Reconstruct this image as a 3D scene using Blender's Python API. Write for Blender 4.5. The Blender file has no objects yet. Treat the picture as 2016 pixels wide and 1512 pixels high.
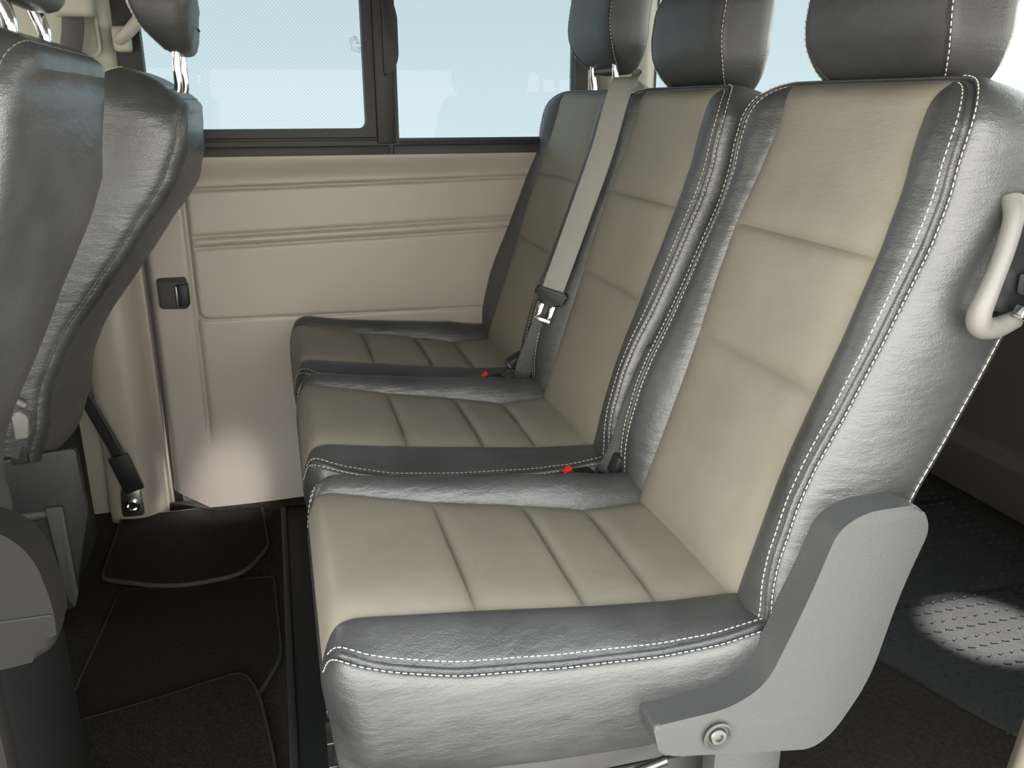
import bpy, bmesh, math, random
import numpy as np
from mathutils import Vector, Matrix

random.seed(4)
S = bpy.context.scene
COL = S.collection

# ------------------------------------------------------------------ camera
cam_d = bpy.data.cameras.new('camera')
cam_d.sensor_width = 36.0
cam_d.lens = 1694.25 / 2016 * 36.0
cam_d.clip_start = 0.02
cam = bpy.data.objects.new('camera', cam_d)
COL.objects.link(cam)
YAW, PIT = 0.265, 0.3155
fw = Vector((math.sin(YAW) * math.cos(PIT), math.cos(YAW) * math.cos(PIT), -math.sin(PIT)))
rt = Vector((math.cos(YAW), -math.sin(YAW), 0))
upv = rt.cross(fw)
M = Matrix((rt, upv, -fw)).transposed().to_4x4()
M.translation = Vector((-0.0057, -0.9786, 0.9982))
cam.matrix_world = M
S.camera = cam

# ------------------------------------------------------------------ world, lamps, exposure
S.view_settings.view_transform = 'Standard'
S.view_settings.look = 'None'
S.view_settings.gamma = 1.0
S.view_settings.use_curve_mapping = False
S.view_settings.exposure = 0.0

world = bpy.data.worlds.new('sky')
S.world = world
world.use_nodes = True
wn = world.node_tree
wn.nodes.clear()
w_out = wn.nodes.new('ShaderNodeOutputWorld')
w_bg = wn.nodes.new('ShaderNodeBackground')
w_tc = wn.nodes.new('ShaderNodeTexCoord')
w_sep = wn.nodes.new('ShaderNodeSeparateXYZ')
w_map = wn.nodes.new('ShaderNodeMapRange')
w_map.inputs['From Min'].default_value = -0.05
w_map.inputs['From Max'].default_value = 0.75
w_ramp = wn.nodes.new('ShaderNodeValToRGB')
w_ramp.color_ramp.elements[0].color = (1.0, 0.965, 0.875, 1)
w_ramp.color_ramp.elements[1].color = (0.39, 0.42, 0.445, 1)
wn.links.new(w_tc.outputs['Generated'], w_sep.inputs[0])
wn.links.new(w_sep.outputs['Z'], w_map.inputs['Value'])
wn.links.new(w_map.outputs['Result'], w_ramp.inputs['Fac'])
wn.links.new(w_ramp.outputs['Color'], w_bg.inputs['Color'])
w_bg.inputs['Strength'].default_value = 9.7
wn.links.new(w_bg.outputs[0], w_out.inputs[0])


def lamp(name, kind, loc, energy, color=(1, 1, 1), target=None, **kw):
    d = bpy.data.lights.new(name, kind)
    d.energy = energy
    d.color = color
    for k, v in kw.items():
        setattr(d, k, v)
    o = bpy.data.objects.new(name, d)
    COL.objects.link(o)
    o.location = loc
    if target is not None:
        o.rotation_euler = (Vector(target) - Vector(loc)).to_track_quat('-Z', 'Y').to_euler()
    return o


# added spots making the glow at the door foot and the luggage mat patch
lamp('added_door_glow_light', 'SPOT', (0.12, 0.45, 1.66), 190, (1.0, 0.86, 0.90), target=(-0.175, 1.14, 0.075),
     spot_size=math.radians(8.4), spot_blend=1.0, shadow_soft_size=0.02)
lamp('added_mat_patch_light', 'SPOT', (1.50, 0.0, 1.66), 720, (1.0, 0.98, 0.94), target=(1.285, 0.195, 0.0),
     spot_size=math.radians(9.4), spot_blend=0.75, shadow_soft_size=0.004)


# ------------------------------------------------------------------ materials
def mat_base(name):
    m = bpy.data.materials.new(name)
    m.use_nodes = True
    nt = m.node_tree
    b = nt.nodes['Principled BSDF']
    return m, nt, b


def simple(name, col, rough=0.5, metal=0.0, spec=0.5, grain=0.0, gscale=300, var=0.0, vscale=6):
    m, nt, b = mat_base(name)
    b.inputs['Base Color'].default_value = (*col, 1)
    b.inputs['Roughness'].default_value = rough
    b.inputs['Metallic'].default_value = metal
    b.inputs['Specular IOR Level'].default_value = spec
    if grain or var:
        tc = nt.nodes.new('ShaderNodeTexCoord')
    if grain:
        n = nt.nodes.new('ShaderNodeTexNoise')
        n.inputs['Scale'].default_value = gscale
        n.inputs['Detail'].default_value = 4
        bp = nt.nodes.new('ShaderNodeBump')
        bp.inputs['Strength'].default_value = grain
        bp.inputs['Distance'].default_value = 0.002
        nt.links.new(tc.outputs['Object'], n.inputs['Vector'])
        nt.links.new(n.outputs['Fac'], bp.inputs['Height'])
        nt.links.new(bp.outputs[0], b.inputs['Normal'])
    if var:
        n2 = nt.nodes.new('ShaderNodeTexNoise')
        n2.inputs['Scale'].default_value = vscale
        n2.inputs['Detail'].default_value = 5
        r = nt.nodes.new('ShaderNodeValToRGB')
        r.color_ramp.elements[0].position = 0.3
        r.color_ramp.elements[1].position = 0.7
        r.color_ramp.elements[0].color = (*[c * (1 - var) for c in col], 1)
        r.color_ramp.elements[1].color = (*[min(1, c * (1 + var)) for c in col], 1)
        nt.links.new(tc.outputs['Object'], n2.inputs['Vector'])
        nt.links.new(n2.outputs['Fac'], r.inputs['Fac'])
        nt.links.new(r.outputs['Color'], b.inputs['Base Color'])
    return m


def leather(name, col, rough, spec, var, wrinkle, grain, dust=0.0, coat=0.0):
    """Grained hide: cell grain, stretched creases and worn, dusty cloudiness."""
    m, nt, b = mat_base(name)
    L = nt.links.new
    tc = nt.nodes.new('ShaderNodeTexCoord')
    mp = nt.nodes.new('ShaderNodeMapping')
    mp.inputs['Scale'].default_value = (1.0, 1.0, 3.2)
    L(tc.outputs['Object'], mp.inputs['Vector'])
    cl = nt.nodes.new('ShaderNodeTexNoise')
    cl.inputs['Scale'].default_value = 7
    cl.inputs['Detail'].default_value = 6
    cl.inputs['Roughness'].default_value = 0.6
    L(tc.outputs['Object'], cl.inputs['Vector'])
    r = nt.nodes.new('ShaderNodeValToRGB')
    r.color_ramp.elements[0].position = 0.32
    r.color_ramp.elements[1].position = 0.72
    r.color_ramp.elements[0].color = (*[c * (1 - var) for c in col], 1)
    r.color_ramp.elements[1].color = (*[c * (1 + var) + dust for c in col], 1)
    L(cl.outputs['Fac'], r.inputs['Fac'])
    L(r.outputs['Color'], b.inputs['Base Color'])
    rr = nt.nodes.new('ShaderNodeMapRange')
    rr.inputs['To Min'].default_value = rough - 0.07
    rr.inputs['To Max'].default_value = rough + 0.1
    L(cl.outputs['Fac'], rr.inputs['Value'])
    L(rr.outputs['Result'], b.inputs['Roughness'])
    b.inputs['Specular IOR Level'].default_value = spec
    if coat:
        b.inputs['Coat Weight'].default_value = coat
        b.inputs['Coat Roughness'].default_value = 0.5
    vo = nt.nodes.new('ShaderNodeTexVoronoi')
    vo.inputs['Scale'].default_value = 620
    L(tc.outputs['Object'], vo.inputs['Vector'])
    wr = nt.nodes.new('ShaderNodeTexNoise')
    wr.inputs['Scale'].default_value = 55
    wr.inputs['Detail'].default_value = 5
    wr.inputs['Distortion'].default_value = 1.4
    L(mp.outputs[0], wr.inputs['Vector'])
    big = nt.nodes.new('ShaderNodeTexNoise')
    big.inputs['Scale'].default_value = 16
    big.inputs['Detail'].default_value = 3
    L(mp.outputs[0], big.inputs['Vector'])
    b1 = nt.nodes.new('ShaderNodeBump')
    b1.inputs['Strength'].default_value = wrinkle
    b1.inputs['Distance'].default_value = 0.012
    L(big.outputs['Fac'], b1.inputs['Height'])
    b2 = nt.nodes.new('ShaderNodeBump')
    b2.inputs['Strength'].default_value = wrinkle
    b2.inputs['Distance'].default_value = 0.003
    L(wr.outputs['Fac'], b2.inputs['Height'])
    L(b1.outputs[0], b2.inputs['Normal'])
    b3 = nt.nodes.new('ShaderNodeBump')
    b3.inputs['Strength'].default_value = grain
    b3.inputs['Distance'].default_value = 0.0008
    L(vo.outputs['Distance'], b3.inputs['Height'])
    L(b2.outputs[0], b3.inputs['Normal'])
    L(b3.outputs[0], b.inputs['Normal'])
    return m


M_taupe = leather('taupe_leather', (0.210, 0.194, 0.152), 0.48, 0.45, 0.10, 0.10, 0.15)
M_black = leather('black_leather', (0.036, 0.037, 0.038), 0.36, 0.9, 0.25, 0.19, 0.3, dust=0.012)
M_head_shade = leather('shaded_headrest_leather', (0.036, 0.036, 0.035), 0.44, 0.5, 0.2, 0.12, 0.3, dust=0.008)  # duller copy of the black leather, standing in for shade on the headrests
M_stitch = simple('cream_thread', (0.62, 0.59, 0.49), 0.8)
M_thread_dk = simple('grey_thread', (0.13, 0.13, 0.12), 0.8)
M_chrome = simple('chrome', (0.85, 0.85, 0.84), 0.12, 1.0)
M_steel = simple('grey_steel', (0.20, 0.20, 0.19), 0.35, 1.0, var=0.2, vscale=30)
M_plastic = simple('grey_plastic', (0.054, 0.056, 0.056), 0.36, grain=0.3, gscale=500)
M_handle = simple('light_grey_plastic', (0.15, 0.145, 0.132), 0.45, grain=0.2, gscale=500)
M_darkpl = simple('dark_plastic', (0.020, 0.020, 0.021), 0.5, grain=0.3, gscale=300)
M_blackpl = simple('black_plastic', (0.010, 0.011, 0.012), 0.5, spec=0.3)
M_greypl = simple('mid_grey_plastic', (0.055, 0.054, 0.052), 0.5, grain=0.2)
M_cover = simple('charcoal_plastic', (0.013, 0.0125, 0.012), 0.75, spec=0.15, grain=0.2)
M_rubber = simple('rubber_seal', (0.014, 0.014, 0.014), 0.6)
M_gloss = simple('gloss_black_frame', (0.020, 0.018, 0.018), 0.5, spec=0.3)
M_trim = simple('beige_trim', (0.285, 0.262, 0.218), 0.40, grain=0.10, gscale=700, spec=0.45)
M_trim_lt = simple('pale_trim', (0.42, 0.41, 0.33), 0.5, grain=0.10, gscale=700)
M_pillar = simple('beige_pillar', (0.15, 0.132, 0.105), 0.5, grain=0.1, gscale=700)
M_trim_dk = simple('brown_grey_trim', (0.065, 0.058, 0.050), 0.55, grain=0.2, gscale=400)
M_carpet = simple('dark_carpet', (0.030, 0.026, 0.022), 0.95, grain=1.0, gscale=900, var=0.35, vscale=120, spec=0.1)
M_mat = simple('mat_pile', (0.020, 0.0175, 0.0145), 0.95, grain=1.0, gscale=1200, var=0.55, vscale=260, spec=0.1)
M_matedge = simple('mat_binding', (0.035, 0.032, 0.027), 0.8, grain=0.4, gscale=800)
M_rubbermat = simple('rubber_mat', (0.018, 0.018, 0.018), 0.5, grain=1.0, gscale=420, var=0.3, vscale=200)
M_red = simple('red_button', (0.75, 0.02, 0.02), 0.35)
M_body = simple('van_body_paint', (0.55, 0.55, 0.53), 0.4)
M_ceil = simple('headlining', (0.22, 0.21, 0.19), 0.9, grain=0.3, gscale=500)
M_ground = simple('paving', (0.84, 0.80, 0.72), 0.9, grain=0.5, gscale=60, var=0.15, vscale=3)
M_webgrey = None


def webbing(name, col):
    m, nt, b = mat_base(name)
    tc = nt.nodes.new('ShaderNodeTexCoord')
    wv = nt.nodes.new('ShaderNodeTexWave')
    wv.bands_direction = 'DIAGONAL'
    wv.inputs['Scale'].default_value = 160
    nt.links.new(tc.outputs['Object'], wv.inputs['Vector'])
    bp = nt.nodes.new('ShaderNodeBump')
    bp.inputs['Strength'].default_value = 0.35
    bp.inputs['Distance'].default_value = 0.001
    nt.links.new(wv.outputs['Fac'], bp.inputs['Height'])
    nt.links.new(bp.outputs[0], b.inputs['Normal'])
    b.inputs['Base Color'].default_value = (*col, 1)
    b.inputs['Roughness'].default_value = 0.6
    return m


M_webgrey = webbing('grey_webbing', (0.20, 0.20, 0.175))
M_webdark = webbing('black_webbing', (0.030, 0.031, 0.032))


def glass_film():
    """Window glass carrying a perforated shade film: clear holes in a fine diagonal grid."""
    m = bpy.data.materials.new('glass_with_shade_film')
    m.use_nodes = True
    nt = m.node_tree
    nt.nodes.clear()
    L = nt.links.new
    out = nt.nodes.new('ShaderNodeOutputMaterial')
    tc = nt.nodes.new('ShaderNodeTexCoord')
    mp = nt.nodes.new('ShaderNodeMapping')
    mp.inputs['Rotation'].default_value = (0, math.radians(45), 0)
    mp.inputs['Scale'].default_value = (1, 0, 1)
    L(tc.outputs['Object'], mp.inputs['Vector'])
    vo = nt.nodes.new('ShaderNodeTexVoronoi')
    vo.inputs['Scale'].default_value = 170
    vo.inputs['Randomness'].default_value = 0.0
    L(mp.outputs[0], vo.inputs['Vector'])
    mr = nt.nodes.new('ShaderNodeMapRange')
    mr.inputs['From Min'].default_value = 0.30
    mr.inputs['From Max'].default_value = 0.55
    L(vo.outputs['Distance'], mr.inputs['Value'])
    mx = nt.nodes.new('ShaderNodeMix')
    mx.data_type = 'RGBA'
    mx.inputs[6].default_value = (0.268, 0.304, 0.329, 1)
    mx.inputs[7].default_value = (0.243, 0.279, 0.304, 1)
    L(mr.outputs['Result'], mx.inputs[0])
    tr = nt.nodes.new('ShaderNodeBsdfTransparent')
    L(mx.outputs[2], tr.inputs['Color'])
    gl = nt.nodes.new('ShaderNodeBsdfGlossy')
    gl.inputs['Roughness'].default_value = 0.03
    ms = nt.nodes.new('ShaderNodeMixShader')
    ms.inputs[0].default_value = 0.008
    L(tr.outputs[0], ms.inputs[1])
    L(gl.outputs[0], ms.inputs[2])
    L(ms.outputs[0], out.inputs[0])
    return m


def clear_glass():
    m = bpy.data.materials.new('clear_glass')
    m.use_nodes = True
    nt = m.node_tree
    nt.nodes.clear()
    out = nt.nodes.new('ShaderNodeOutputMaterial')
    tr = nt.nodes.new('ShaderNodeBsdfTransparent')
    tr.inputs['Color'].default_value = (0.9, 0.93, 0.93, 1)
    gl = nt.nodes.new('ShaderNodeBsdfGlossy')
    gl.inputs['Roughness'].default_value = 0.02
    ms = nt.nodes.new('ShaderNodeMixShader')
    ms.inputs[0].default_value = 0.06
    nt.links.new(tr.outputs[0], ms.inputs[1])
    nt.links.new(gl.outputs[0], ms.inputs[2])
    nt.links.new(ms.outputs[0], out.inputs[0])
    return m


M_film = glass_film()
M_glass = clear_glass()


# ------------------------------------------------------------------ helpers
def link(name, me, mat, parent=None, smooth=True):
    me.materials.append(mat)
    if smooth:
        me.polygons.foreach_set('use_smooth', [True] * len(me.polygons))
    o = bpy.data.objects.new(name, me)
    COL.objects.link(o)
    if parent is not None:
        o.parent = parent
    return o


def thing(name, label, cat, loc=(0, 0, 0), group=None):
    o = bpy.data.objects.new(name, None)
    COL.objects.link(o)
    o.location = loc
    o.empty_display_size = 0.05
    tag(o, label, cat, group)
    return o


def tag(o, label, cat, group=None):
    o['label'] = label
    o['category'] = cat
    if group:
        o['group'] = group
    return o


def struct(o):
    o['kind'] = 'structure'
    return o


def stuff(o):
    o['kind'] = 'stuff'
    return o


def pydata(name, V, F, mat, parent=None, smooth=True):
    me = bpy.data.meshes.new(name)
    me.from_pydata([tuple(map(float, v)) for v in V], [], F)
    me.update()
    return link(name, me, mat, parent, smooth)


def grid(name, P, mat, parent=None, flip=False, wrap=False):
    R, C = P.shape[:2]
    F = []
    for i in range(R - 1):
        for j in range(C if wrap else C - 1):
            k = (j + 1) % C
            q = (i * C + j, i * C + k, (i + 1) * C + k, (i + 1) * C + j)
            F.append(q[::-1] if flip else q)
    return pydata(name, P.reshape(-1, 3), F, mat, parent)


def from_bm(name, bm, mat, parent=None, smooth=True, auto=None):
    bmesh.ops.recalc_face_normals(bm, faces=bm.faces)
    me = bpy.data.meshes.new(name)
    bm.to_mesh(me)
    bm.free()
    o = link(name, me, mat, parent, smooth)
    if auto is not None:
        me.set_sharp_from_angle(angle=math.radians(auto))
    return o


def box_bm(bm, x0, x1, y0, y1, z0, z1):
    g = bmesh.ops.create_cube(bm, size=1)
    bmesh.ops.scale(bm, verts=g['verts'], vec=(x1 - x0, y1 - y0, z1 - z0))
    bmesh.ops.translate(bm, verts=g['verts'], vec=((x0 + x1) / 2, (y0 + y1) / 2, (z0 + z1) / 2))
    return g['verts']


def rbox(name, x0, x1, y0, y1, z0, z1, mat, parent=None, r=0.004, seg=2, M=None):
    bm = bmesh.new()
    box_bm(bm, x0, x1, y0, y1, z0, z1)
    if r:
        bmesh.ops.bevel(bm, geom=bm.edges[:], offset=r, segments=seg, profile=0.5, affect='EDGES')
    if M is not None:
        bmesh.ops.transform(bm, matrix=M, verts=bm.verts)
    return from_bm(name, bm, mat, parent, True, 35)


def smooth_poly(pts, n=5, closed=True, r=0.02):
    """Round every corner of a polygon with a fillet of about r."""
    pts = [np.array(p[:2], float) for p in pts]
    rr = r if isinstance(r, (list, tuple)) else [r] * len(pts)
    out = []
    N = len(pts)
    for i in range(N):
        p, a, b = pts[i], pts[i - 1], pts[(i + 1) % N]
        if not closed and i in (0, N - 1):
            out.append(p)
            continue
        da, db = a - p, b - p
        la, lb = np.linalg.norm(da), np.linalg.norm(db)
        d = min(rr[i], la * 0.48, lb * 0.48)
        p0, p1 = p + da / la * d, p + db / lb * d
        for k in range(n + 1):
            t = k / n
            out.append((1 - t) ** 2 * p0 + 2 * t * (1 - t) * p + t ** 2 * p1)
    return out


def prism(name, poly, a0, a1, mat, parent=None, axis='y', bevel=0.0, seg=3, auto=40):
    """Extrude a closed outline (two coordinates) along an axis from a0 to a1."""
    bm = bmesh.new()
    def v3(p, a):
        return {'y': (p[0], a, p[1]), 'x': (a, p[0], p[1]), 'z': (p[0], p[1], a)}[axis]
    v0 = [bm.verts.new(v3(p, a0)) for p in poly]
    v1 = [bm.verts.new(v3(p, a1)) for p in poly]
    n = len(poly)
    f0 = bm.faces.new(v0)
    f1 = bm.faces.new(v1[::-1])
    for i in range(n):
        bm.faces.new((v0[i], v1[i], v1[(i + 1) % n], v0[(i + 1) % n]))
    if bevel:
        es = list(f0.edges) + list(f1.edges)
        bmesh.ops.bevel(bm, geom=es, offset=bevel, segments=seg, profile=0.5, affect='EDGES', clamp_overlap=True)
    return from_bm(name, bm, mat, parent, True, auto)


def frame_plate(name, outer, inner, a0, a1, mat, parent=None, axis='y'):
    """A flat ring: outline outer and hole inner with the same number of points."""
    def v3(p, a):
        return {'y': (p[0], a, p[1]), 'x': (a, p[0], p[1])}[axis]
    n = len(outer)
    V = [v3(p, a0) for p in outer] + [v3(p, a0) for p in inner] + [v3(p, a1) for p in outer] + [v3(p, a1) for p in inner]
    F = []
    for i in range(n):
        k = (i + 1) % n
        F += [(i, k, n + k, n + i), (2 * n + i, 3 * n + i, 3 * n + k, 2 * n + k),
              (i, 2 * n + i, 2 * n + k, k), (n + i, n + k, 3 * n + k, 3 * n + i)]
    bm = bmesh.new()
    vs = [bm.verts.new(v) for v in V]
    for f in F:
        bm.faces.new([vs[i] for i in f])
    return from_bm(name, bm, mat, parent, True, 30)


def rrect(x0, x1, z0, z1, r, n=6):
    out = []
    for cx, cz, a0 in ((x1 - r, z1 - r, 0), (x0 + r, z1 - r, 90), (x0 + r, z0 + r, 180), (x1 - r, z0 + r, 270)):
        for k in range(n + 1):
            a = math.radians(a0 + 90 * k / n)
            out.append((cx + r * math.cos(a), cz + r * math.sin(a)))
    return out


def spline(pts, n=8):
    """Catmull-Rom through points."""
    P = [np.array(p, float) for p in pts]
    P = [2 * P[0] - P[1]] + P + [2 * P[-1] - P[-2]]
    out = []
    for i in range(1, len(P) - 2):
        for k in range(n):
            t = k / n
            out.append(0.5 * (2 * P[i] + (P[i + 1] - P[i - 1]) * t + (2 * P[i - 1] - 5 * P[i] + 4 * P[i + 1] - P[i + 2]) * t * t
                              + (3 * P[i] - P[i - 1] - 3 * P[i + 1] + P[i + 2]) * t ** 3))
    out.append(P[-2])
    return np.array(out)


def tube(name, pts, r, mat, parent=None, n=12, caps=True):
    pts = np.array(pts, float)
    T = np.gradient(pts, axis=0)
    T /= np.linalg.norm(T, axis=1)[:, None]
    ref = np.array([0.0, 1.0, 0.0]) if abs(T[0][1]) < 0.9 else np.array([1.0, 0, 0])
    rad = r if np.ndim(r) else [r] * len(pts)
    V, F = [], []
    for i, (p, t) in enumerate(zip(pts, T)):
        a = np.cross(t, ref)
        a /= np.linalg.norm(a)
        b = np.cross(t, a)
        for k in range(n):
            an = 2 * math.pi * k / n
            V.append(p + rad[i] * (math.cos(an) * a + math.sin(an) * b))
    m = len(pts)
    for i in range(m - 1):
        for k in range(n):
            F.append((i * n + k, i * n + (k + 1) % n, (i + 1) * n + (k + 1) % n, (i + 1) * n + k))
    if caps:
        F.append(tuple(range(n))[::-1])
        F.append(tuple((m - 1) * n + k for k in range(n)))
    o = pydata(name, V, F, mat, parent)
    o.data.set_sharp_from_angle(angle=math.radians(50))
    return o


def ribbon(name, pts, wdirs, width, thick, mat, parent=None):
    """A flat strap: centre line, width direction per point, rounded rectangular section."""
    pts = np.array(pts, float)
    T = np.gradient(pts, axis=0)
    T /= np.linalg.norm(T, axis=1)[:, None]
    wd = np.array(wdirs, float)
    if wd.ndim == 1:
        wd = np.tile(wd, (len(pts), 1))
    w = width if np.ndim(width) else [width] * len(pts)
    V, F = [], []
    for i, (p, t) in enumerate(zip(pts, T)):
        a = wd[i] - t * np.dot(wd[i], t)
        a /= np.linalg.norm(a)
        b = np.cross(t, a)
        for x, y in ((-.5, -.25), (-.47, -.5), (.47, -.5), (.5, -.25), (.5, .25), (.47, .5), (-.47, .5), (-.5, .25)):
            V.append(p + a * x * w[i] + b * y * thick)
    m = len(pts)
    for i in range(m - 1):
        for k in range(8):
            F.append((i * 8 + k, i * 8 + (k + 1) % 8, (i + 1) * 8 + (k + 1) % 8, (i + 1) * 8 + k))
    F.append(tuple(range(8))[::-1])
    F.append(tuple((m - 1) * 8 + k for k in range(8)))
    return pydata(name, V, F, mat, parent)


def lathe(name, prof, origin, axis, mat, parent=None, n=20):
    """Turn (radius, height) points round an axis through origin."""
    ax = Vector(axis).normalized()
    q = ax.to_track_quat('Z', 'Y')
    V, F = [], []
    for r, h in prof:
        for k in range(n):
            a = 2 * math.pi * k / n
            V.append(tuple(Vector(origin) + q @ Vector((r * math.cos(a), r * math.sin(a), h))))
    for i in range(len(prof) - 1):
        for k in range(n):
            F.append((i * n + k, i * n + (k + 1) % n, (i + 1) * n + (k + 1) % n, (i + 1) * n + k))
    F.append(tuple(range(n))[::-1])
    F.append(tuple((len(prof) - 1) * n + k for k in range(n)))
    o = pydata(name, V, F, mat, parent)
    o.data.set_sharp_from_angle(angle=math.radians(40))
    return o


def stitches(name, pts, parent, length=0.0050, gap=0.0026, w=0.0012, mat=None):
    """A run of separate thread stitches along a line."""
    pts = np.array(pts, float)
    seg = np.linalg.norm(np.diff(pts, axis=0), axis=1)
    cum = np.concatenate([[0], np.cumsum(seg)])
    tot = cum[-1]
    V, F = [], []
    s = 0.0
    while s + length < tot:
        a = np.array([np.interp(s, cum, pts[:, i]) for i in range(3)])
        b = np.array([np.interp(s + length, cum, pts[:, i]) for i in range(3)])
        d = (b - a) / max(1e-9, np.linalg.norm(b - a))
        u = np.cross(d, (0.3, 0.9, 0.31))
        u /= np.linalg.norm(u)
        v = np.cross(d, u)
        k = len(V)
        h = w / 2
        for p in (a, b):
            V += [p + u * h, p + v * h, p - u * h, p - v * h]
        mid = (a + b) / 2
        V += [mid + u * h * 1.35, mid + v * h * 1.35, mid - u * h * 1.35, mid - v * h * 1.35]
        for q in range(4):
            r = (q + 1) % 4
            F += [(k + q, k + r, k + 8 + r, k + 8 + q), (k + 8 + q, k + 8 + r, k + 4 + r, k + 4 + q)]
        F += [(k + 3, k + 2, k + 1, k), (k + 4, k + 5, k + 6, k + 7)]
        s += length + gap
    return stuff(pydata(name, V, F, mat or M_stitch, parent))


# ------------------------------------------------------------------ the van's shell
XR, XF, YN, YW, ZC = 1.75, -2.2, -0.42, 1.207, 1.72

fl = rbox('floor', XF, XR, -0.46, 1.30, -0.06, 0.0, M_carpet, r=0)
struct(fl)
gr = rbox('ground', -9, 9, -9, 9, -0.42, -0.36, M_ground, r=0)
struct(gr)
ce = rbox('ceiling', XF, XR + 0.1, -0.46, 1.34, ZC, ZC + 0.05, M_ceil, r=0)
struct(ce)


def sstep(x, a, b):
    t = np.clip((x - a) / (b - a), 0, 1)
    return t * t * (3 - 2 * t)


# far side: the sliding door's inner lining, one pressed panel
xs = np.arange(-0.312, 0.7901, 0.0040)
zs_ = np.arange(-0.01, 0.8805, 0.0038)
X, Z = np.meshgrid(xs, zs_)
zb = np.where(X < -0.215, 0.012 + 0.05 * np.clip((-0.215 - X) / 0.09, 0, 1), 0.008)   # bottom edge rises at the front corner
Z = np.maximum(Z, zb)
h = np.zeros_like(X)                     # height towards the cabin
lt = 0.806 + 0.018 * (X + 0.21)          # ledge under the sill strip
h += 0.010 * sstep(Z, lt - 0.004, lt + 0.004) + 0.012 * sstep(Z, lt + 0.01, 0.878)
h -= 0.006 * np.exp(-((Z - lt + 0.002) / 0.0035) ** 2)


def groove(zc, depth, w):
    return depth * np.exp(-((Z - zc) / w) ** 2) * sstep(X, -0.208, -0.195)


h -= groove(0.694 + 0.028 * (X + 0.2), 0.0050, 0.0045)
h -= groove(0.668 + 0.026 * (X + 0.2), 0.0050, 0.0045)
h += 0.0025 * np.exp(-((Z - 0.681 - 0.027 * (X + 0.2)) / 0.010) ** 4) * sstep(X, -0.208, -0.195)
# padded field with rounded lower corner
lb = 0.491 - 0.012 * (X + 0.2)
dx = (X + 0.2085)
dz = (Z - lb)
rc = 0.03
qx, qz = np.maximum(rc - dx, 0), np.maximum(rc - dz, 0)
dist = np.where((dx < rc) & (dz < rc), rc - np.hypot(qx, qz), np.minimum(dx, dz))
inside = sstep(dist, -0.003, 0.006) * (1 - sstep(Z, lt - 0.004, lt))
h += 0.007 * inside
h -= 0.004 * np.exp(-(dist / 0.003) ** 2) * (Z < lt)
# upright crease below the field, fading out downwards
cf = sstep(Z, 0.15, 0.30) * (Z < lt)
h -= 0.006 * np.exp(-((X + 0.212) / 0.006) ** 2) * cf
h += 0.004 * sstep(X, -0.216, -0.206) * cf * (Z < lb)
# foot of the lining swells into the cabin
sw = np.exp(-((X + 0.15) / 0.30) ** 2)
h += 0.075 * (np.maximum(0, 0.36 - Z) / 0.36) ** 2.2 * (0.6 + 0.4 * sw)
# rolled front edge
h -= 0.016 * np.clip(1 - (X + 0.312) / 0.014, 0, 1) ** 2
P = np.stack([X, YW - h, Z], -1)
door = grid('door_1', P, M_trim)
struct(door)

# lock housing on the lining
hb = bmesh.new()
vs = box_bm(hb, -0.296, -0.226, YW - 0.040, YW + 0.01, 0.525, 0.602)
for v in vs:
    if v.co.y < YW - 0.01:
        v.co.z += 0.004 if v.co.z < 0.56 else -0.006
        if v.co.x < -0.26:
            v.co.x += 0.006
            v.co.y += 0.016
bmesh.ops.bevel(hb, geom=hb.edges[:], offset=0.007, segments=3, profile=0.5, affect='EDGES')
lk = from_bm('lock_housing', hb, M_greypl, door, True, 40)
rbox('lock_slot', -0.247, -0.2215, YW - 0.0435, YW - 0.012, 0.536, 0.590, M_blackpl, lk, r=0.004)
rbox('lock_latch', -0.2500, -0.2455, YW - 0.045, YW - 0.015, 0.534, 0.586, M_steel, lk, r=0.0015)
rbox('lock_rib', -0.236, -0.233, YW - 0.0455, YW - 0.03, 0.54, 0.586, M_darkpl, lk, r=0.001)

# wall behind and around the door
wf = rbox('wall_far', 0.785, XR + 0.02, YW + 0.0, YW + 0.06, -0.02, 0.90, M_trim, r=0.004)
struct(wf)
wf2 = rbox('wall_far_front', XF, -0.40, YW + 0.01, YW + 0.06, -0.02, 0.90, M_trim, r=0.004)
struct(wf2)
wf3 = rbox('wall_far_header', XF, XR, YW + 0.0, YW + 0.08, 1.44, ZC, M_ceil, r=0.004)
struct(wf3)

# B pillar: broad cover with a rounded face, turned edge and a channel beside the door
prof = [(-0.47, YW + 0.02), (-0.465, YW - 0.030), (-0.44, YW - 0.052), (-0.40, YW - 0.060), (-0.372, YW - 0.056),
        (-0.352, YW - 0.040), (-0.338, YW - 0.018), (-0.328, YW - 0.008), (-0.3215, YW - 0.006), (-0.3205, YW + 0.03)]
pl = smooth_poly(prof, 4, False, 0.012)
zz = np.concatenate([np.linspace(-0.01, 0.12, 14), np.linspace(0.15, 0.88, 20)])
PP = np.zeros((len(zz), len(pl), 3))
for i, z in enumerate(zz):
    k = 0.020 * max(0, 1 - abs(z - 0.02) / 0.13)
    for j, p in enumerate(pl):
        PP[i, j] = (p[0], p[1] - k * (p[1] < YW - 0.01), z)
bp = grid('trim_1', PP, M_trim, flip=True)
struct(bp)
prof = [(-0.60, YW + 0.03), (-0.595, YW - 0.02), (-0.57, YW - 0.045), (-0.40, YW - 0.050), (-0.345, YW - 0.046), (-0.322, YW - 0.03),
        (-0.314, YW - 0.010), (-0.310, YW + 0.03)]
pl = smooth_poly(prof, 4, False, 0.015)
zz = np.linspace(0.86, 1.45, 20)
PP = np.zeros((len(zz), len(pl), 3))
for i, z in enumerate(zz):
    for j, p in enumerate(pl):
        PP[i, j] = (p[0], p[1], z)
bpu = grid('trim_2', PP, M_trim_lt, flip=True)
struct(bpu)
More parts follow.
